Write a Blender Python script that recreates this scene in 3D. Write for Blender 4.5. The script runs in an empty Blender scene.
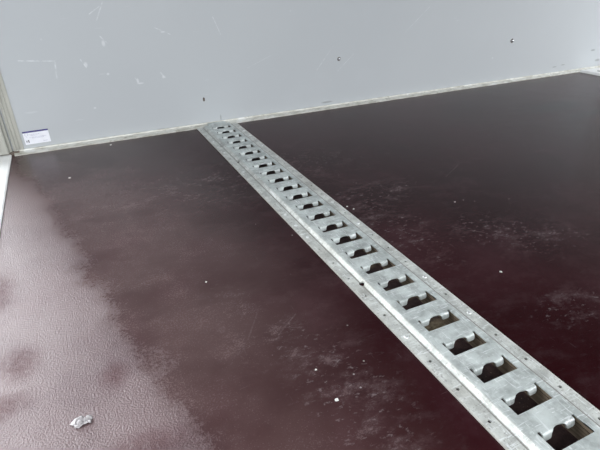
import bpy, bmesh, math, random
from mathutils import Vector, Matrix, noise
random.seed(7)
SC = bpy.context.scene
COL = SC.collection

# ------------------------------------------------------------------ camera
cam_d = bpy.data.cameras.new('camera')
cam = bpy.data.objects.new('camera', cam_d); COL.objects.link(cam)
R_ = Vector((0.90282032, -0.42967118, -0.0172667)).normalized()
W_ = Vector((0.36937986, 0.79544395, -0.48044504)).normalized()
U_ = R_.cross(W_).normalized()
m = Matrix((R_, U_, -W_)).transposed().to_4x4()
m.translation = Vector((-0.38612, -1.45200, 0.44344))
cam.matrix_world = m
cam_d.sensor_width = 36; cam_d.sensor_fit = 'HORIZONTAL'; cam_d.lens = 480 * 36 / 600
cam_d.clip_start = 0.01; cam_d.clip_end = 300
SC.camera = cam

# ------------------------------------------------------------------ light
world = bpy.data.worlds.new('overcast_sky'); SC.world = world; world.use_nodes = True
wn = world.node_tree; bg = wn.nodes['Background']
# overcast sky, brightest where the clouded sun stands, beyond the grey wall
GLOW = Vector((-.20, .82, .52)).normalized()
tc = wn.nodes.new('ShaderNodeTexCoord'); dp = wn.nodes.new('ShaderNodeVectorMath'); dp.operation = 'DOT_PRODUCT'
dp.inputs[1].default_value = GLOW; wn.links.new(tc.outputs['Generated'], dp.inputs[0])
mr = wn.nodes.new('ShaderNodeMapRange'); mr.interpolation_type = 'SMOOTHSTEP'
for k, v in (('From Min', .66), ('From Max', .93), ('To Min', 0.0), ('To Max', 9.3)): mr.inputs[k].default_value = v
wn.links.new(dp.outputs['Value'], mr.inputs['Value'])
sy = wn.nodes.new('ShaderNodeVectorMath'); sy.operation = 'DOT_PRODUCT'; sy.inputs[1].default_value = Vector((.50, -.86, .05)).normalized(); wn.links.new(tc.outputs['Generated'], sy.inputs[0])
m2 = wn.nodes.new('ShaderNodeMapRange'); m2.interpolation_type = 'SMOOTHSTEP'     # open sky on the photographer's side, duller to the left
for k, v in (('From Min', .10), ('From Max', .95), ('To Min', .65), ('To Max', 2.9)): m2.inputs[k].default_value = v
wn.links.new(sy.outputs['Value'], m2.inputs['Value'])
ad = wn.nodes.new('ShaderNodeMath'); wn.links.new(mr.outputs[0], ad.inputs[0]); wn.links.new(m2.outputs[0], ad.inputs[1])
wn.links.new(ad.outputs[0], bg.inputs['Strength'])
bg.inputs['Color'].default_value = (.97, 1.0, 1.03, 1)

def portal(name, loc, rot, sx_, sy_):
    l = bpy.data.lights.new(name, 'AREA'); l.shape = 'RECTANGLE'; l.size = sx_; l.size_y = sy_
    l.cycles.is_portal = True
    o = bpy.data.objects.new(name, l); o.location = loc; o.rotation_euler = rot; COL.objects.link(o)
H = 2.15; YF = -2.35
portal('portal_rear', (-0.66, YF/2, H/2), (0, -math.pi/2, 0), H, -YF)
portal('portal_right_gap', (1.90, YF/2, .5), (0, math.pi/2, 0), 1.0, -YF)  # sky portal for the added low opening under the right panel
portal('portal_side', (0.6, YF-0.02, H/2), (math.pi/2, 0, 0), 2.5, H)

vs = SC.view_settings
vs.view_transform = 'Standard'; vs.look = 'None'; vs.gamma = 1; vs.exposure = 0.0
vs.use_curve_mapping = False

# ------------------------------------------------------------------ node helpers
class NT:
    def __init__(s, name):
        s.m = bpy.data.materials.new(name); s.m.use_nodes = True
        s.t = s.m.node_tree; s.b = s.t.nodes['Principled BSDF']
        s.co = s.n('ShaderNodeTexCoord').outputs['Object']
    def n(s, k, **kw):
        x = s.t.nodes.new(k)
        for a, v in kw.items(): setattr(x, a, v)
        return x
    def put(s, sock, v):
        if hasattr(v, 'links'): s.t.links.new(v, sock)
        else:
            if isinstance(v, (tuple, list)) and len(v) == 3 and sock.type == 'RGBA': v = (*v, 1)
            sock.default_value = v
    def math(s, op, a, b=0.0, c=0.0, clamp=False):
        x = s.n('ShaderNodeMath', operation=op, use_clamp=clamp)
        for i, v in enumerate((a, b, c)): s.put(x.inputs[i], v)
        return x.outputs[0]
    def mapped(s, scale=(1,1,1), rot=(0,0,0), loc=(0,0,0)):
        x = s.n('ShaderNodeMapping'); s.put(x.inputs['Vector'], s.co)
        x.inputs['Scale'].default_value = scale; x.inputs['Rotation'].default_value = rot; x.inputs['Location'].default_value = loc
        return x.outputs[0]
    def noise(s, scale, detail=2, rough=0.5, vec=None, dist=0.0):
        x = s.n('ShaderNodeTexNoise'); s.put(x.inputs['Vector'], vec or s.co)
        x.inputs['Scale'].default_value = scale; x.inputs['Detail'].default_value = detail
        x.inputs['Roughness'].default_value = rough; x.inputs['Distortion'].default_value = dist
        return x.outputs['Fac']
    def vor(s, scale, feature='F1', out='Distance', vec=None):
        x = s.n('ShaderNodeTexVoronoi', feature=feature); s.put(x.inputs['Vector'], vec or s.co)
        x.inputs['Scale'].default_value = scale
        return x.outputs[out]
    def ramp(s, v, a, b, lo=0.0, hi=1.0):
        x = s.n('ShaderNodeMapRange', interpolation_type='SMOOTHSTEP')
        s.put(x.inputs['Value'], v); s.put(x.inputs['From Min'], a); s.put(x.inputs['From Max'], b)
        s.put(x.inputs['To Min'], lo); s.put(x.inputs['To Max'], hi)
        return x.outputs[0]
    def mix(s, f, a, b):
        x = s.n('ShaderNodeMix', data_type='RGBA'); s.put(x.inputs[0], f); s.put(x.inputs[6], a); s.put(x.inputs[7], b)
        return x.outputs[2]
    def blob(s, c, r, soft=1.0, wob=0.0):          # 1 inside an ellipse of radii r about c, with a wobbly rim
        v = s.n('ShaderNodeVectorMath', operation='SUBTRACT'); s.put(v.inputs[0], s.co); v.inputs[1].default_value = c
        d = s.n('ShaderNodeVectorMath', operation='DIVIDE'); s.put(d.inputs[0], v.outputs[0]); d.inputs[1].default_value = r
        l = s.n('ShaderNodeVectorMath', operation='LENGTH'); s.put(l.inputs[0], d.outputs[0])
        q = l.outputs['Value']
        if wob: q = s.math('ADD', q, s.math('MULTIPLY', s.math('SUBTRACT', s.noise(14, 4, .6), .5), wob))
        return s.ramp(q, 1.0 + soft*.5, 1.0 - soft*.5)
    def seg(s, a, b, w):                           # scratch from a to b of half-width w
        a = Vector(a); b = Vector(b); ab = b - a
        v = s.n('ShaderNodeVectorMath', operation='SUBTRACT'); s.put(v.inputs[0], s.co); v.inputs[1].default_value = a
        d = s.n('ShaderNodeVectorMath', operation='DOT_PRODUCT'); s.put(d.inputs[0], v.outputs[0]); d.inputs[1].default_value = ab / ab.length_squared
        t = s.math('MULTIPLY', d.outputs['Value'], 1.0, clamp=True)
        sc = s.n('ShaderNodeVectorMath', operation='SCALE'); sc.inputs[0].default_value = ab; s.put(sc.inputs['Scale'], t)
        e = s.n('ShaderNodeVectorMath', operation='SUBTRACT'); s.put(e.inputs[0], v.outputs[0]); s.put(e.inputs[1], sc.outputs[0])
        l = s.n('ShaderNodeVectorMath', operation='LENGTH'); s.put(l.inputs[0], e.outputs[0])
        return s.ramp(l.outputs['Value'], w, w*.25)
    def maxi(s, *v):
        o = v[0]
        for x in v[1:]: o = s.math('MAXIMUM', o, x)
        return o
    def bump(s, h, dist, strength=1.0, normal=None):
        x = s.n('ShaderNodeBump'); s.put(x.inputs['Height'], h); x.inputs['Distance'].default_value = dist
        s.put(x.inputs['Strength'], strength)
        if normal: s.put(x.inputs['Normal'], normal)
        s.put(s.b.inputs['Normal'], x.outputs[0]); return x.outputs[0]
    def set(s, **kw):
        for k, v in kw.items(): s.put(s.b.inputs[k.replace('_', ' ')], v)
        return s.m

# ------------------------------------------------------------------ materials
def mat_floor():
    t = NT('phenolic_film_floor')
    big = t.noise(2.2, 4, .55); mid = t.noise(9, 5, .6); fine = t.noise(60, 3, .6)
    base = t.mix(t.ramp(big, .3, .7), (.017, .0030, .0042), (.032, .0075, .0098))
    base = t.mix(t.math('MULTIPLY', t.ramp(mid, .45, .8), .4), base, (.055, .024, .029))
    # scuffs and dusty smears, where the photo has them
    zones = t.maxi(t.blob((.255,-.885,0), (.055,.05,.2), 1.1), t.blob((.33,-.965,0), (.07,.04,.2), 1.1), t.blob((.28,-.91,0), (.09,.025,.2), 1.2), t.blob((.16,-.66,0), (.10,.05,.2), 1.2),
                   t.blob((-.195,-1.0,0), (.03,.04,.2), 1.2), t.blob((-.17,-1.12,0), (.05,.10,.2), 1.3), t.blob((.20,-1.12,0), (.06,.03,.2), 1.2),
                   t.math('MULTIPLY', t.blob((-.25,-.93,0), (.035,.09,.2), 1.2), .4), t.blob((-.10,-.45,0), (.25,.10,.2), 1.6), t.blob((.12,-.8,0), (.05,.12,.2), 1.5))
    sm = t.noise(17, 9, .74, vec=t.mapped((1, 1.5, 1), (0,0,.45)))
    scuff = t.math('MULTIPLY', t.ramp(sm, .47, .70), t.math('ADD', t.math('MULTIPLY', zones, .75), .16))
    fleck = t.math('MULTIPLY', t.ramp(t.noise(85, 5, .7, vec=t.mapped((1, 1.6, 1), (0,0,.6))), .57, .66), t.math('ADD', t.math('MULTIPLY', zones, .9), .05))
    col = t.mix(t.math('MULTIPLY', scuff, .34), base, (.22, .165, .17))
    col = t.mix(t.math('MULTIPLY', fleck, .32), col, (.34, .29, .30))
    # hair scratches in two directions
    s1 = t.noise(26, 2, .5, vec=t.mapped((1, 14, 1), (0,0,.9))); s2 = t.noise(22, 2, .5, vec=t.mapped((16, 1, 1), (0,0,.5)))
    hair = t.math('MULTIPLY', t.maxi(t.ramp(s1, .71, .76), t.ramp(s2, .72, .77)), t.ramp(t.noise(5, 2), .42, .62))
    marks = t.maxi(t.seg((-.245,-.975,0), (-.215,-.93,0), .0016), t.seg((-.205,-.985,0), (-.165,-.955,0), .0014), t.seg((-.20,-.97,0), (-.17,-.985,0), .0012),
                   t.seg((.43,-.62,0), (.36,-.66,0), .0018), t.seg((.21,-.86,0), (.245,-.90,0), .0014))
    col = t.mix(t.math('MULTIPLY', t.maxi(t.math('MULTIPLY', hair, .7), t.math('MULTIPLY', marks, t.ramp(fine, .3, .65))), .16), col, (.30, .25, .26))
    speck = t.math('MULTIPLY', t.ramp(t.vor(34), .055, .03), t.ramp(t.noise(8, 2), .52, .62))
    col = t.mix(t.math('MULTIPLY', speck, .6), col, (.45, .42, .42))
    # dark wet streak near the far right corner
    wet = t.math('MULTIPLY', t.maxi(t.blob((1.08,-.36,0), (.11,.05,.2), .5, 1.2), t.blob((1.10,-.47,0), (.10,.022,.2), .8, .9)), .75)
    col = t.mix(wet, col, (.010, .005, .006))
    # fine pressed mesh of the film + uneven finish with glare and haze painted in
    grain = t.noise(430, 2, .7)
    sp = t.n('ShaderNodeSeparateXYZ'); t.put(sp.inputs[0], t.co)                # sky glare put into colour and finish along open side, wider towards the camera
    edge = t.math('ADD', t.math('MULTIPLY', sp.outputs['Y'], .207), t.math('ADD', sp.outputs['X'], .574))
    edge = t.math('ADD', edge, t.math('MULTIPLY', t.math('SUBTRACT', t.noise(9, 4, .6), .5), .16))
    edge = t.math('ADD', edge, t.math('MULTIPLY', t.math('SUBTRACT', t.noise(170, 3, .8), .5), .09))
    glare = t.ramp(edge, .030, -.030)
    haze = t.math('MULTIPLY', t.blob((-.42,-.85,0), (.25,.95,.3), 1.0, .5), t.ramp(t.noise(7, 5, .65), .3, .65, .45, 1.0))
    matt = t.math('MULTIPLY', t.maxi(t.blob((-.521,-.889,0), (.020,.028,.2), 1.5, 1.2), t.blob((-.415,-.965,0), (.015,.020,.2), 1.5, 1.3), t.blob((-.395,-1.078,0), (.036,.022,.2), 1.1, 1.3),
                   t.blob((-.545,-.955,0), (.03,.02,.2), 1.5, 1.3), t.blob((-.56,-.70,0), (.02,.05,.2), 1.6, 1.2)), t.ramp(t.noise(130, 4, .7), .25, .55))
    rough = t.math('ADD', t.math('ADD', .13, t.math('MULTIPLY', mid, .09)), t.math('MULTIPLY', t.math('SUBTRACT', grain, .5), .30))
    rough = t.math('ADD', rough, t.math('MULTIPLY', scuff, .15))
    rough = t.math('ADD', rough, t.math('ADD', t.math('MULTIPLY', glare, .19), t.math('MULTIPLY', haze, .08)))
    rough = t.math('ADD', rough, t.math('MULTIPLY', matt, .15), clamp=True)
    t.bump(t.math('ADD', grain, t.math('MULTIPLY', fine, .3)), .0012, t.math('ADD', .25, t.math('MULTIPLY', glare, .8)))
    col = t.mix(t.math('MULTIPLY', haze, .24), col, (.26, .16, .15))  # soft haze of reflected skylight mixed into the floor colour
    col = t.mix(t.math('MULTIPLY', glare, .15), col, (.24, .11, .14))  # pink tint of the glare mixed into the floor colour
    return t.set(Base_Color=col, Roughness=rough, Specular_IOR_Level=t.math('SUBTRACT', t.math('ADD', t.math('ADD', .09, t.math('MULTIPLY', haze, .50)), t.math('MULTIPLY', glare, .32)), t.math('MULTIPLY', matt, .42), clamp=True))

def mat_zinc(name, tint=(.62, .66, .66), dirt=.25, metal=.42, rough=.48, crease=False):
    t = NT(name)
    sp = t.vor(90, out='Color'); g = t.n('ShaderNodeSeparateColor'); t.put(g.inputs[0], sp)
    cell = g.outputs[0]
    n1 = t.noise(35, 5, .65); n2 = t.noise(7, 4, .6)
    c = t.mix(t.ramp(n1, .3, .7), tuple(.56*x for x in tint), tuple(1.06*x for x in tint))
    c = t.mix(t.math('MULTIPLY', cell, .25), c, tuple(min(1, 1.18*x) for x in tint))
    sc = t.noise(34, 3, .6, vec=t.mapped((1, 9, 1), (0, 0, .9)), dist=1.2)
    sc2 = t.noise(30, 3, .6, vec=t.mapped((9, 1, 1), (0, 0, .5)), dist=1.6)
    c = t.mix(t.math('MULTIPLY', t.maxi(t.ramp(sc, .58, .66), t.ramp(sc2, .59, .66)), .6), c, (.92, .95, .96))
    c = t.mix(t.math('MULTIPLY', t.ramp(n2, .5, .75), dirt), c, (.36, .33, .28))
    c = t.mix(t.math('MULTIPLY', t.ramp(t.noise(120, 3, .6), .62, .75), dirt*1.2), c, (.22, .20, .17))
    if crease:                                     # dark line along the fold, rubbed bright on the outer lip
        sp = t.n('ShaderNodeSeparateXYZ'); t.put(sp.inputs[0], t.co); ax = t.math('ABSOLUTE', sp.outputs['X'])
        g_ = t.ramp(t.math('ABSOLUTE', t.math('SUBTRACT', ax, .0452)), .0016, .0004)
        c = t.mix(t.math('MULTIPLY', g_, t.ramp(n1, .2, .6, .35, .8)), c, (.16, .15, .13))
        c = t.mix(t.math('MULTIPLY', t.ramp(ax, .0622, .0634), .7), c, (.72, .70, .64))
        c = t.mix(t.math('MULTIPLY', t.ramp(t.noise(300, 2, .6), .60, .68), .5), c, (.20, .19, .17))
    t.bump(t.math('ADD', n1, t.math('MULTIPLY', sc, .6)), .0011, .5)
    return t.set(Base_Color=c, Metallic=metal, Roughness=t.math('ADD', rough-.08, t.math('MULTIPLY', n1, .2)))

def mat_wall():
    t = NT('light_grey_coated_panel')
    n = t.noise(1.1, 3, .5); f = t.noise(160, 3, .6)
    c = t.mix(t.ramp(n, .3, .7), (.485, .510, .530), (.515, .538, .555))
    c = t.mix(t.math('MULTIPLY', t.ramp(t.noise(6, 4, .6), .5, .8), .25), c, (.53, .555, .58))
    S = [((-.49,0,.236), (-.407,0,.228), .0022), ((-.407,0,.228), (-.412,0,.186), .0028), ((-.285,0,.32), (-.262,0,.362), .0022),
         ((-.30,0,.335), (-.272,0,.352), .0018), ((-.145,0,.175), (-.132,0,.158), .003), ((.026,0,.31), (.045,0,.262), .0018),
         ((-.215,0,.165), (-.205,0,.148), .0018), ((-.14,0,.292), (-.10,0,.272), .0016), ((-.285,0,.28), (-.27,0,.262), .002),
         ((.36,0,.13), (.42,0,.20), .0014), ((.44,0,.12), (.50,0,.17), .0016), ((-.345,0,.226), (-.335,0,.205), .0018),
         ((.12,0,.16), (.20,0,.19), .0010), ((.70,0,.22), (.80,0,.30), .0012)]
    seg = t.maxi(*[t.seg(*s) for s in S])
    brk = t.ramp(t.noise(70, 4, .7), .35, .65)
    c = t.mix(t.math('MULTIPLY', t.math('MULTIPLY', seg, brk), .55), c, (.80, .82, .84))
    hair = t.math('MULTIPLY', t.ramp(t.noise(12, 2, .5, vec=t.mapped((1,1,9), (0,.6,0))), .70, .76), .18)
    c = t.mix(hair, c, (.76, .78, .80))
    spots = t.maxi(*[t.blob(a, b, 1.0, .8) for a, b in (((-.284,0,.183), (.0035,.1,.003)), ((-.209,0,.156), (.003,.1,.007)), ((-.203,0,.149), (.008,.1,.002)), ((-.336,0,.096), (.003,.1,.002)),
                    ((-.335,0,.212), (.004,.1,.006)), ((-.137,0,.160), (.003,.1,.004)), ((-.28,0,.262), (.004,.1,.007)), ((-.12,0,.28), (.006,.1,.002)))])
    c = t.mix(t.math('MULTIPLY', spots, .45), c, (.82, .83, .85))
    dots = t.math('MULTIPLY', t.ramp(t.vor(9), .05, .02), .5)
    c = t.mix(dots, c, (.80, .82, .84))
    D = [((1.723,0,.082), (.013,.2,.004)), ((1.77,0,.036), (.015,.2,.005)), ((1.55,0,.036), (.012,.2,.002)), ((1.50,0,.032), (.012,.2,.002)), ((.021,0,.019), (.002,.2,.009)), ((.40,0,.02), (.02,.2,.003))]
    dd = t.maxi(*[t.blob(a, b, .8) for a, b in D])
    c = t.mix(t.math('MULTIPLY', dd, .5), c, (.16, .17, .17))
    t.bump(f, .0003, .15)
    return t.set(Base_Color=c, Roughness=.48, Specular_IOR_Level=.4)

def plain(name, col, rough=.5, metal=0.0, n=30, var=.15, bump=0.0):
    t = NT(name)
    f = t.noise(n, 4, .6)
    c = t.mix(t.ramp(f, .3, .7), tuple(x*(1-var) for x in col), tuple(min(1, x*(1+var)) for x in col))
    if bump: t.bump(f, bump, .6)
    return t.set(Base_Color=c, Roughness=rough, Metallic=metal)

def mat_trim():
    t = NT('galvanised_edge_trim')
    a = t.noise(28, 5, .7, vec=t.mapped((1, 3, 3))); b = t.noise(75, 4, .7)
    c = t.mix(t.ramp(a, .35, .62), (.50, .49, .43), (.74, .74, .69))
    c = t.mix(t.math('MULTIPLY', t.ramp(b, .56, .70), .75), c, (.30, .28, .23))
    c = t.mix(t.math('MULTIPLY', t.ramp(t.noise(18, 3, .6), .58, .68), .8), c, (.86, .87, .84))
    t.bump(b, .001, .5)
    return t.set(Base_Color=c, Roughness=.5, Metallic=.25)

def mat_groove():
    t = NT('dirty_groove_bottom')
    a = t.noise(70, 5, .7); b = t.noise(18, 3, .5)
    c = t.mix(t.ramp(a, .35, .7), (.020, .008, .009), (.060, .030, .028))
    sand = t.maxi(t.blob((.006,-1.06,-.019), (.03,.022,.02), .8, .8), t.blob((.0,-.965,-.019), (.03,.018,.02), .8, .8), t.blob((-.005,-.862,-.019), (.03,.018,.02), .8, .8))
    c = t.mix(t.math('MULTIPLY', sand, t.ramp(a, .3, .55, .4, 1.0)), c, (.30, .24, .16))
    t.bump(a, .004, .8)
    return t.set(Base_Color=c, Roughness=.7)

def mat_ply():
    t = NT('raw_plywood_edge')
    w = t.noise(30, 4, .6, vec=t.mapped((1, .25, 9)))
    c = t.mix(t.ramp(w, .3, .7), (.10, .075, .05), (.25, .195, .14))
    c = t.mix(t.math('MULTIPLY', t.ramp(t.noise(50, 3), .55, .7), .6), c, (.10, .07, .05))
    return t.set(Base_Color=c, Roughness=.8)

def mat_post():
    t = NT('anodised_post')
    n = t.noise(14, 4, .6, vec=t.mapped((3, 3, .4)))
    c = t.mix(t.ramp(n, .3, .7), (.36, .36, .32), (.48, .475, .43))
    return t.set(Base_Color=c, Roughness=.45, Metallic=.35)

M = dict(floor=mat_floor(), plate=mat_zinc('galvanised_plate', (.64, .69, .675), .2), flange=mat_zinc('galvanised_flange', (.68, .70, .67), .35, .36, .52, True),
         wall=mat_wall(), trim=mat_trim(), groove=mat_groove(), ply=mat_ply(), post=mat_post(),
         sill=plain('pale_aluminium_sill', (.90, .91, .90), .45, 0, 20, .08), ceiling=plain('ceiling_panel', (.12, .12, .125), .6),
         front=plain('unseen_panel', (.15, .155, .16), .5), ground=plain('yard_asphalt', (.09, .09, .088), .9, 0, 2),
         screw=plain('zinc_screw', (.78, .80, .80), .3, .8, 200, .1), dark=plain('dark_socket', (.02, .02, .02), .6),
         rivet=plain('bright_rivet', (.60, .61, .63), .16, 1.0, 200, .05), rust=plain('rusty_screw_hole', (.14, .11, .09), .7, 0, 300, .5),
         paper=plain('sticker_paper', (.86, .87, .93), .5, 0, 60, .03), violet=plain('sticker_violet_band', (.06, .05, .20), .5, 0, 200, .4),
         ink=plain('sticker_ink', (.03, .03, .05), .6), inkpale=plain('sticker_pale_ink', (.50, .50, .62), .6, 0, 300, .3),
         chip=plain('pale_chip', (.75, .74, .71), .6, 0, 200, .1), sand=plain('sandy_grit', (.16, .125, .09), .85, 0, 300, .4))

# ------------------------------------------------------------------ mesh helpers
def link(name, bm, mats, parent=None, smooth=False, **props):
    me = bpy.data.meshes.new(name); bm.normal_update(); bm.to_mesh(me); bm.free()
    for k in (mats if isinstance(mats, (list, tuple)) else [mats]): me.materials.append(M[k])
    if smooth: me.polygons.foreach_set('use_smooth', [True]*len(me.polygons))
    o = bpy.data.objects.new(name, me); COL.objects.link(o); o.parent = parent
    for k, v in props.items(): o[k] = v
    return o
def box(bm, a, b, mi=0):
    vs_ = [bm.verts.new((x, y, z)) for x in (a[0], b[0]) for y in (a[1], b[1]) for z in (a[2], b[2])]
    for f in ((0,1,3,2), (4,6,7,5), (0,4,5,1), (2,3,7,6), (0,2,6,4), (1,5,7,3)):
        bm.faces.new([vs_[i] for i in f]).material_index = mi
def prism(bm, pts, axis, a, b, mi=0):
    """closed outline pts extruded along axis (0=x, 1=y, 2=z) from a to b"""
    def P(p, t): return {0: (t, p[0], p[1]), 1: (p[0], t, p[1]), 2: (p[0], p[1], t)}[axis]
    A = [bm.verts.new(P(p, a)) for p in pts]; B = [bm.verts.new(P(p, b)) for p in pts]
    n = len(pts)
    for i in range(n): bm.faces.new((A[i], A[(i+1) % n], B[(i+1) % n], B[i])).material_index = mi
    bm.faces.new(A[::-1]).material_index = mi; bm.faces.new(B).material_index = mi
    bmesh.ops.recalc_face_normals(bm, faces=bm.faces)
def lathe(bm, prof, c, ax='Z', seg=20, mi=0):
    rings = []
    for r, h in prof:
        ring = []
        if r < 1e-6: ring = [bm.verts.new((0, 0, h))]
        else: ring = [bm.verts.new((r*math.cos(2*math.pi*k/seg), r*math.sin(2*math.pi*k/seg), h)) for k in range(seg)]
        rings.append(ring)
    for A, B in zip(rings, rings[1:]):
        for k in range(seg):
            a0, a1 = A[k % len(A)], A[(k+1) % len(A)]; b0, b1 = B[k % len(B)], B[(k+1) % len(B)]
            f = list(dict.fromkeys((a0, a1, b1, b0)))
            if len(f) > 2: bm.faces.new(f).material_index = mi
    vv = [v for r in rings for v in r]
    rot = Matrix.Identity(4) if ax == 'Z' else Matrix.Rotation(math.pi/2, 4, 'X')   # 'Y': points to -y
    bmesh.ops.transform(bm, matrix=Matrix.Translation(c) @ rot, verts=vv)
    return vv

# ------------------------------------------------------------------ the setting
XL, XR, XW = -.5665, 1.64, 1.84
bm = bmesh.new()                                                   # floor panels with the routed groove under the rail
g = .0300
prism(bm, [(XL, 0), (XL, -.03), (-g, -.04), (-g, 0)], 1, YF, .0)
prism(bm, [(g, 0), (g, -.04), (XW, -.03), (XW, 0)], 1, YF, .0)
box(bm, (-g, YF, -.04), (g, 0, -.019), 1)
bm.faces.ensure_lookup_table()
for f in bm.faces:
    c = f.calc_center_median()
    if abs(abs(c.x) - g) < 1e-4: f.material_index = 2
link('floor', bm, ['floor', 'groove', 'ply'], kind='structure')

bm = bmesh.new(); box(bm, (-.62, 0, -.03), (XW+.03, .03, H)); link('wall_back', bm, 'wall', kind='structure')
bm = bmesh.new(); box(bm, (XW, YF, 1.0), (XW+.03, .03, H)); link('unseen_wall_right', bm, 'front', kind='structure')  # unseen dark panel, left open below to shape light from the right
bm = bmesh.new(); box(bm, (-.66, YF, H), (XW+.03, .03, H+.03)); link('ceiling', bm, 'ceiling', kind='structure')
bm = bmesh.new(); box(bm, (-40, -40, -1.1), (40, 40, -1.05)); link('ground', bm, 'ground', kind='structure')

# trim along the foot of the back wall: sloped strip with a bead on top
bm = bmesh.new()
prism(bm, [(-.0005, -.001), (-.022, -.001), (-.0222, .0022), (-.019, .0036), (-.0055, .0070), (-.0045, .0098), (-.0005, .0102)], 0, XL+.006, XW)
link('trim_1', bm, 'trim', kind='structure')
# flat galvanised strip with holes along the right wall
bm = bmesh.new()
prism(bm, [(XR, .0), (XR+.009, .0085), (XR+.02, .0095), (XR+.026, .0060), (XW-.012, .0060), (XW-.010, .022), (XW, .022), (XW, .0)], 1, YF, -.022)
strip = link('trim_2', bm, 'sill', kind='structure')
bm = bmesh.new()
for k in range(18): lathe(bm, [(0, .0066), (.008, .0066), (.008, .0)], (1.700, -.068-.1*k, 0), seg=14)
link('hole', bm, 'dark', strip)
# pale sill at the open side
bm = bmesh.new()
prism(bm, [(XL-.0015, -.03), (XL-.0015, .0015), (XL-.004, .004), (-.585, .0045), (-.60, .003), (-.66, .003), (-.66, -.06), (-.64, -.06), (-.64, -.03)], 1, YF, -.012)
link('trim_3', bm, 'sill', kind='structure')
# grooved corner post
bm = bmesh.new()
P = [(-.5357, .0), (-.5357, -.0035), (-.5385, -.0045), (-.5435, -.0045), (-.5440, -.0030), (-.5455, -.0030), (-.5460, -.0048), (-.5515, -.0048), (-.5520, -.0034), (-.5535, -.0034),
     (-.5540, -.0052), (-.5600, -.0055), (-.5610, .0), (-.5635, .001), (-.5645, -.0075), (-.5700, -.0085), (-.5712, -.0205), (-.5730, -.0220), (-.6600, -.0220), (-.6600, .03), (-.5357, .03)]
prism(bm, P, 2, .0085, H)
# small dark foot block under the post
post = link('trim_4', bm, 'post', kind='structure')
bm = bmesh.new(); box(bm, (-.62, -.012, -.02), (-.548, .0, .0085)); link('post_foot', bm, 'rust', post)

# ------------------------------------------------------------------ cargo lashing rail
PITCH, N = .05, 27
Y0 = -.0778                      # near edge of slot 0
YEND = Y0 - PITCH*(N-1) - .05
HT, TH = .0086, .0024
root = bpy.data.objects.new('cargo_rail', None); COL.objects.link(root)
root['label'] = 'perforated galvanised steel lashing rail laid across the dark red floor to the grey wall'
root['category'] = 'cargo rail'

# slotted plate: one strip of steel, tabs curled down at the far edge of every slot
TW, FW, CX = .0236, .0276, .0016
nt = 80
tabx = [-TW + 2*TW*k/nt for k in range(nt+1)]
def tab_end(x):
    """flat length of the tab edge measured from the slot's near edge (smaller = longer tab); arch in the middle"""
    ax = abs(x)
    out = .0124
    if ax > TW-.0035: return out + .0035*(1-math.sqrt(max(0, 1-((ax-(TW-.0035))/.0035)**2)))*.8   # rounded outer corner
    if ax < .0118: return out + .0113*math.sqrt(1-(ax/.0118)**2)**.85
    if ax < .0142: return out + .0012*((.0142-ax)/.0024)**2
    return out
VB = .0230                                                         # where the bend starts
RB = .0034
def bend(v):
    """flat v (decreasing) -> (y, z) offsets relative to slot near edge / plate top"""
    if v >= VB: return v, 0.0
    s = VB - v; amax = math.radians(72); sb = RB*amax
    if s <= sb:
        a = s/RB; return VB - RB*math.sin(a), -RB*(1-math.cos(a))
    r = s - sb
    return VB - RB*math.sin(amax) - r*math.cos(amax), -RB*(1-math.cos(amax)) - r*math.sin(amax)
bm = bmesh.new()
def solid_strip(cols, y_far, y_near, rows=2):
    grid = [[bm.verts.new((x, y_far + (y_near-y_far)*j/rows, HT)) for j in range(rows+1)] for x in cols]
    for A, B in zip(grid, grid[1:]):
        for j in range(rows): bm.faces.new((A[j], A[j+1], B[j+1], B[j]))
for sgn in (-1, 1):
    for i in range(N+1):
        a = Y0 - PITCH*(i-1); b = Y0 - PITCH*i
        a = min(a, -.004)
        solid_strip([CX*sgn*sgn + sgn*FW, sgn*.0340, sgn*.0380], a, b, 2)
FTOP = .0254
for i in range(-1, N):
    yn = Y0 - PITCH*i; yf = Y0 - PITCH*(i+1)                        # bar between slot i (its near edge) and slot i+1 (its far edge)
    last = (i == N-1)
    if i == -1: yn = -.004
    def col_rows(x, tab):
        if last: return [(yn, HT), ((yn+YEND)/2, HT)] + [(YEND, HT)]*0 + [(YEND + (yn-YEND)*0.0, HT)]
        ytop = yf + (tab_end(x) if tab else FTOP)
        rows = [(yn, HT), ((yn + yf + FTOP)/2, HT), (yf+FTOP, HT)]
        if tab:
            e = tab_end(x); L = 9
            for k in range(1, L+1):
                v = FTOP + (e-FTOP)*k/L
                y, z = bend(v); rows.append((yf+y, HT+z))
        return rows
    allx = [-FW] + tabx + [FW]
    bars = [[bm.verts.new((x+CX, y, z)) for y, z in col_rows(x, False)] for x in allx]
    for A, B in zip(bars, bars[1:]):
        for j in range(len(A)-1): bm.faces.new((A[j], A[j+1], B[j+1], B[j]))
    if not last:
        tabs = [[bm.verts.new((x+CX, y, z)) for y, z in col_rows(x, True)[2:]] for x in tabx]
        for A, B in zip(tabs, tabs[1:]):
            for j in range(len(A)-1): bm.faces.new((A[j], A[j+1], B[j+1], B[j]))
bmesh.ops.remove_doubles(bm, verts=bm.verts, dist=1e-5)
bmesh.ops.recalc_face_normals(bm, faces=bm.faces)
if sum(f.normal.z for f in bm.faces) < 0: bmesh.ops.reverse_faces(bm, faces=bm.faces)
plate = link('slotted_plate', bm, 'plate', root, smooth=True)
sd = plate.modifiers.new('thickness', 'SOLIDIFY'); sd.thickness = TH; sd.offset = -1
bv = plate.modifiers.new('edge', 'BEVEL'); bv.width = .0005; bv.segments = 2; bv.limit_method = 'ANGLE'; bv.angle_limit = math.radians(50)

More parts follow.
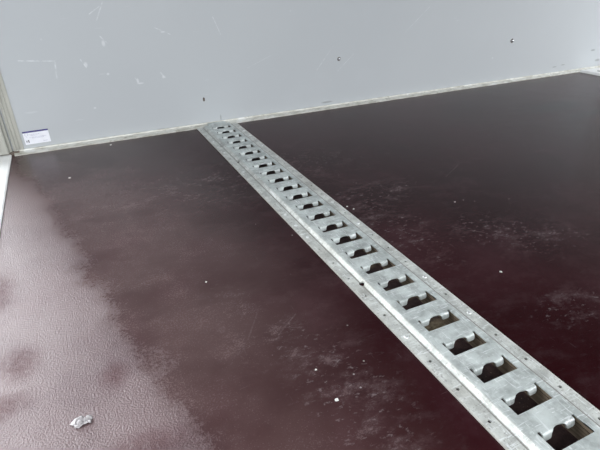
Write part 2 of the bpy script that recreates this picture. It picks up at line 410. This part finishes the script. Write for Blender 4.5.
# side flanges: slope of the hat profile + flat flange with a punched hole every 50 mm
SEGY = PITCH
def side(sgn):
    bm = bmesh.new()
    prof = [(.0380, HT), (.0392, HT-.0004), (.0400, HT-.0016), (.0422, .0040), (.0430, .0030), (.0442, .0026)]
    ys = [-.024 - SEGY*k for k in range(int((-YEND-.024)/SEGY)+2)]; ys[-1] = YEND
    ring = [[bm.verts.new((sgn*x, y, z)) for x, z in prof] for y in ys]
    for A, B in zip(ring, ring[1:]):
        for j in range(len(A)-1): bm.faces.new((A[j], A[j+1], B[j+1], B[j]))
    # flat part, cell by cell with a round hole
    x0, x1, hx, hr, z = .0442, .0640, .0547, .0022, .0026
    for a, b in zip(ys, ys[1:]):
        cy = -1.1170 + SEGY*round((((a+b)/2)+1.1170)/SEGY)
        if not (b+.004 < cy < a-.004): cy = (a+b)/2
        K = 24
        inner = [bm.verts.new((sgn*(hx+hr*math.cos(2*math.pi*k/K)), cy+hr*math.sin(2*math.pi*k/K), z)) for k in range(K)]
        cor = [bm.verts.new((sgn*xx, yy, z)) for xx, yy in ((x1, a), (x0, a), (x0, b), (x1, b))]      # at 45, 135, 225, 315 degrees
        for q in range(4):
            k0 = 6*q
            for k in range(k0, k0+6): bm.faces.new((inner[k], inner[(k+1) % K], cor[q]))
            bm.faces.new((cor[q], inner[(k0+6) % K], cor[(q+1) % 4]))
    bmesh.ops.remove_doubles(bm, verts=bm.verts, dist=1e-5)
    bmesh.ops.recalc_face_normals(bm, faces=bm.faces)
    if sum(f.normal.z*f.calc_area() for f in bm.faces) < 0: bmesh.ops.reverse_faces(bm, faces=bm.faces)
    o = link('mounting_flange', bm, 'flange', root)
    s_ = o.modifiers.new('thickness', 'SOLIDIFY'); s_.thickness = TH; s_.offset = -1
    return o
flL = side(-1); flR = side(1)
flL['label'] = 'left mounting flange, pierced by two larger keyhole openings'
# keyhole openings punched through the slope of the left flange
bm = bmesh.new()
for y in (-.351, -.939):
    c = (-.0440, y)
    pts = [(c[0] + .0040*math.cos(t), c[1] + .0050*math.sin(t)) for t in [math.radians(a) for a in range(200, 520, 20)]] + [(c[0]-.0002, c[1]+.0085)]
    pts = [(c[0]+(.0040)*math.cos(math.radians(a)), c[1]+(.0050)*math.sin(math.radians(a))) for a in range(0, 360, 20)]
    prism(bm, pts, 2, -.02, .02)
cut = link('cutter', bm, 'dark')
b_ = flL.modifiers.new('keyholes', 'BOOLEAN'); b_.operation = 'DIFFERENCE'; b_.object = cut; b_.solver = 'EXACT'
dg = bpy.context.evaluated_depsgraph_get()
for o in (plate, flL, flR):
    me = bpy.data.meshes.new_from_object(o.evaluated_get(dg)); 
    o.modifiers.clear(); o.data = me; me.name = o.name
    me.polygons.foreach_set('use_smooth', [True]*len(me.polygons)); me.set_sharp_from_angle(angle=math.radians(32))
bpy.data.objects.remove(cut)

# wooden filler strips either side of the slots, under the plate
for s in (-1, 1):
    bm = bmesh.new(); a, b = sorted((s*.0302, s*.0372)); box(bm, (a, YEND, .0004), (b, -.026, .0060)); link('filler_strip', bm, 'ply', root)

# countersunk screws in some of the flange holes
def make_screw():
    bm = bmesh.new()
    lathe(bm, [(0, .0010), (.0008, .0010), (.0011, .0017), (.0022, .0016), (.0033, .0007), (.0035, 0)], (0, 0, 0), seg=18)
    s = link('screw', bm, 'screw', root, smooth=True)
    return s
spots = [(-.0545, y) for y in (-1.0676, -.6700, -.7200, -.7700, -.2700, -.2200, -.1700, -.4200)] + [(.0550, y) for y in (-1.0661, -.9670, -.7666, -.6640, -.1150, -.1650, -.2650, -.3650)]
sc0 = make_screw()
for i, (x, y) in enumerate(spots):
    s = sc0 if i == 0 else sc0.copy()
    if i: COL.objects.link(s); s.parent = root
    s.location = (x, y, .0026); s.rotation_euler = (0, 0, i*.9)

# ------------------------------------------------------------------ things on the wall
def rivet(x, z, r, label):
    bm = bmesh.new()
    lathe(bm, [(0, .95*r), (.35*r, .88*r), (.68*r, .68*r), (.92*r, .34*r), (r, 0)], (0, 0, 0), 'Y', 24)
    o = link('rivet', bm, 'rivet', smooth=True); o.location = (x, 0, z)
    o['label'] = label; o['category'] = 'rivet'; o['group'] = 'domed rivets in the grey wall'
    bm = bmesh.new(); lathe(bm, [(r*1.25, 0), (r*1.22, .0006), (r*.9, .0008)], (0, 0, 0), 'Y', 24)
    w = link('dark_edge_ring', bm, 'rust', o)  # dark ring added to stand for the dome's shaded lower edge
rivet(.4433, .1580, .0052, 'shiny domed rivet in the grey wall, nearer the steel rail of the two')
rivet(1.2235, .1575, .0068, 'shiny domed rivet in the grey wall, nearer the far right corner of the two')
bm = bmesh.new()
lathe(bm, [(0, .0006), (.0014, .0007), (.0020, .0016), (.0028, .0012), (.0032, 0)], (0, 0, 0), 'Y', 16)
for v in bm.verts: v.co.z *= 2.0
o = link('screw_head', bm, 'rust', smooth=True, label='small dark rusty screw head in the grey wall above the end of the rail', category='screw'); o.location = (-.0262, 0, .0815)

# sticker low on the wall beside the corner post
st = bpy.data.objects.new('sticker', None); COL.objects.link(st); st.location = (-.5290, -.0002, .0200)
st.rotation_euler = (0, math.radians(-.6), 0)
st['label'] = 'small white sticker with a violet top band low on the grey wall beside the post'; st['category'] = 'sticker'
SWd, SHt = .0630, .0360
def patch(name, x0, x1, z0, z1, m_, y=-.0006, lab=None, parent=st):
    bm = bmesh.new(); box(bm, (x0, y, z0), (x1, 0, z1)); o = link(name, bm, m_, parent)
    if lab: o['label'] = lab
    return o
patch('paper', 0, SWd, 0, SHt, 'paper', -.0004)
patch('top_band', .000, SWd, SHt-.0042, SHt, 'violet', -.0006, 'violet band along the top of the sticker')
bm = bmesh.new()
for a, b, c, d in ((.0085, .0108, .005, .0125), (.0040, .0052, .005, .011), (.0055, .0075, .009, .0105)): box(bm, (a, -.0006, c), (b, 0, d))
link('printed_mark', bm, 'ink', st)
bm = bmesh.new()
random.seed(3)
for zr, x0, x1 in ((.0255, .016, .040), (.0180, .014, .056), (.0155, .020, .050), (.0225, .018, .034)):
    x = x0
    while x < x1:
        w = random.uniform(.0012, .0035); box(bm, (x, -.00055, zr), (min(x+w, x1), 0, zr+.0011)); x += w+.0009
for x in [.045+.0016*k for k in range(7)]: box(bm, (x, -.00055, .0045), (x+.0010, 0, .0062))
link('small_print', bm, 'inkpale', st)
bm = bmesh.new()
for k, (x, z) in enumerate(((.004, .026), (.006, .022), (.0075, .019), (.0105, .024), (.012, .027))): box(bm, (x, -.00055, z), (x+.0012, 0, z+.0028))
link('printed_emblem', bm, 'inkpale', st)

# ------------------------------------------------------------------ loose bits on the floor
def chip(name, x, y, r, label, cat='debris', mat='chip', flat=.5, z=0.0, seed=0, group=None, jag=.7):
    r *= .74
    bm = bmesh.new(); bmesh.ops.create_icosphere(bm, subdivisions=2, radius=r)
    for v in bm.verts:
        n = noise.noise(v.co*(1.1/r) + Vector((seed*3.1, 0, 0)))
        v.co *= 1 + jag*n; v.co.z = max(v.co.z*flat, -r*flat*.35)
    lo = min(v.co.z for v in bm.verts)
    for v in bm.verts: v.co.z -= lo
    o = link(name, bm, mat); o.location = (x, y, z); o.rotation_euler = (0, 0, seed*1.3)
    o['label'] = label; o['category'] = cat
    if group: o['group'] = group
    return o
G = 'pale paint chips scattered on the floor'
for i, (x, y, r, l) in enumerate([(-.188, -1.116, .0030, 'largest white chip on the bare floor left of the rail, nearest the camera'),
        (-.188, -1.064, .0017, 'tiny pale chip on the floor just beyond the largest white chip'),
        (-.259, -.820, .0022, 'tiny white chip alone in the middle of the floor left of the rail'),
        (.075, -.691, .0026, 'pale chip right against the far edge of the rail, halfway along it'),
        (.081, -.707, .0020, 'smaller pale chip beside the one at the far edge of the rail'),
        (.175, -1.008, .0028, 'white chip on the dark floor right of the rail, below the scuffed patch'),
        (.284, -.776, .0024, 'white chip on the dark floor right of the rail, beyond the scuffed patch'),
        (-.318, -.049,   .0042, 'pale flake on the floor close to the wall trim, left of the rail'),
        (-.434, -.255, .0040, 'pale flake on the floor near the corner post')]):
    chip('paint_chip', x, y, r, l, 'chip', 'chip', .5, 0, i+1, G)
def wet():
    t = NT('clear_wet_lump')
    t.bump(t.noise(260, 3, .7), .004, .9)
    return t.set(Base_Color=(.42, .39, .40), Roughness=.10, Specular_IOR_Level=.9, Coat_Weight=1.0, Coat_Roughness=.03)
M['wet'] = wet()
bm = bmesh.new()
K = 34; RR = .0135
gv = {}
for i in range(K+1):
    for j in range(K+1):
        u, v = (i/K*2-1), (j/K*2-1); r = math.hypot(u, v*1.15)
        n = noise.noise(Vector((u*3.5, v*3.5, 2.0))); n2 = noise.noise(Vector((u*9, v*9, 5.0)))
        lim = .82 + .35*noise.noise(Vector((u*2.2, v*2.2, 9)))
        if r > lim: continue
        h = .0042*max(0, 1-(r/lim)**2)**.5 * (.65 + .9*n + .6*n2) + .0003
        gv[i, j] = bm.verts.new((u*RR, v*RR*.85, max(.0002, h)))
for (i, j), v in gv.items():
    q = [(i, j), (i+1, j), (i+1, j+1), (i, j+1)]
    if all(k in gv for k in q): bm.faces.new([gv[k] for k in q])
bmesh.ops.delete(bm, geom=[v for v in bm.verts if not v.link_faces], context='VERTS')
link('water_splash', bm, 'wet', smooth=True, label='small glistening wet splash on the floor at the open side, in the foreground', category='water').location = (-.456, -1.018, 0)

# sandy grit lying in the groove, seen through the slots
bm = bmesh.new()
random.seed(11)
for k in range(70):
    y = random.choice([-1.06, -1.062, -.963, -.862, -1.16, -1.21, -.81]) + random.gauss(0, .007); x = random.gauss(.006, .010)
    r = random.uniform(.0003, .0011)
    res = bmesh.ops.create_icosphere(bm, subdivisions=1, radius=r)
    for v in res['verts']: v.co = Vector((x, y, -.0192+r*.5)) + v.co*random.uniform(.5, 1.2)
link('grit', bm, 'sand', kind='stuff', label='sandy grit lying in the groove under the slots of the rail', category='grit')
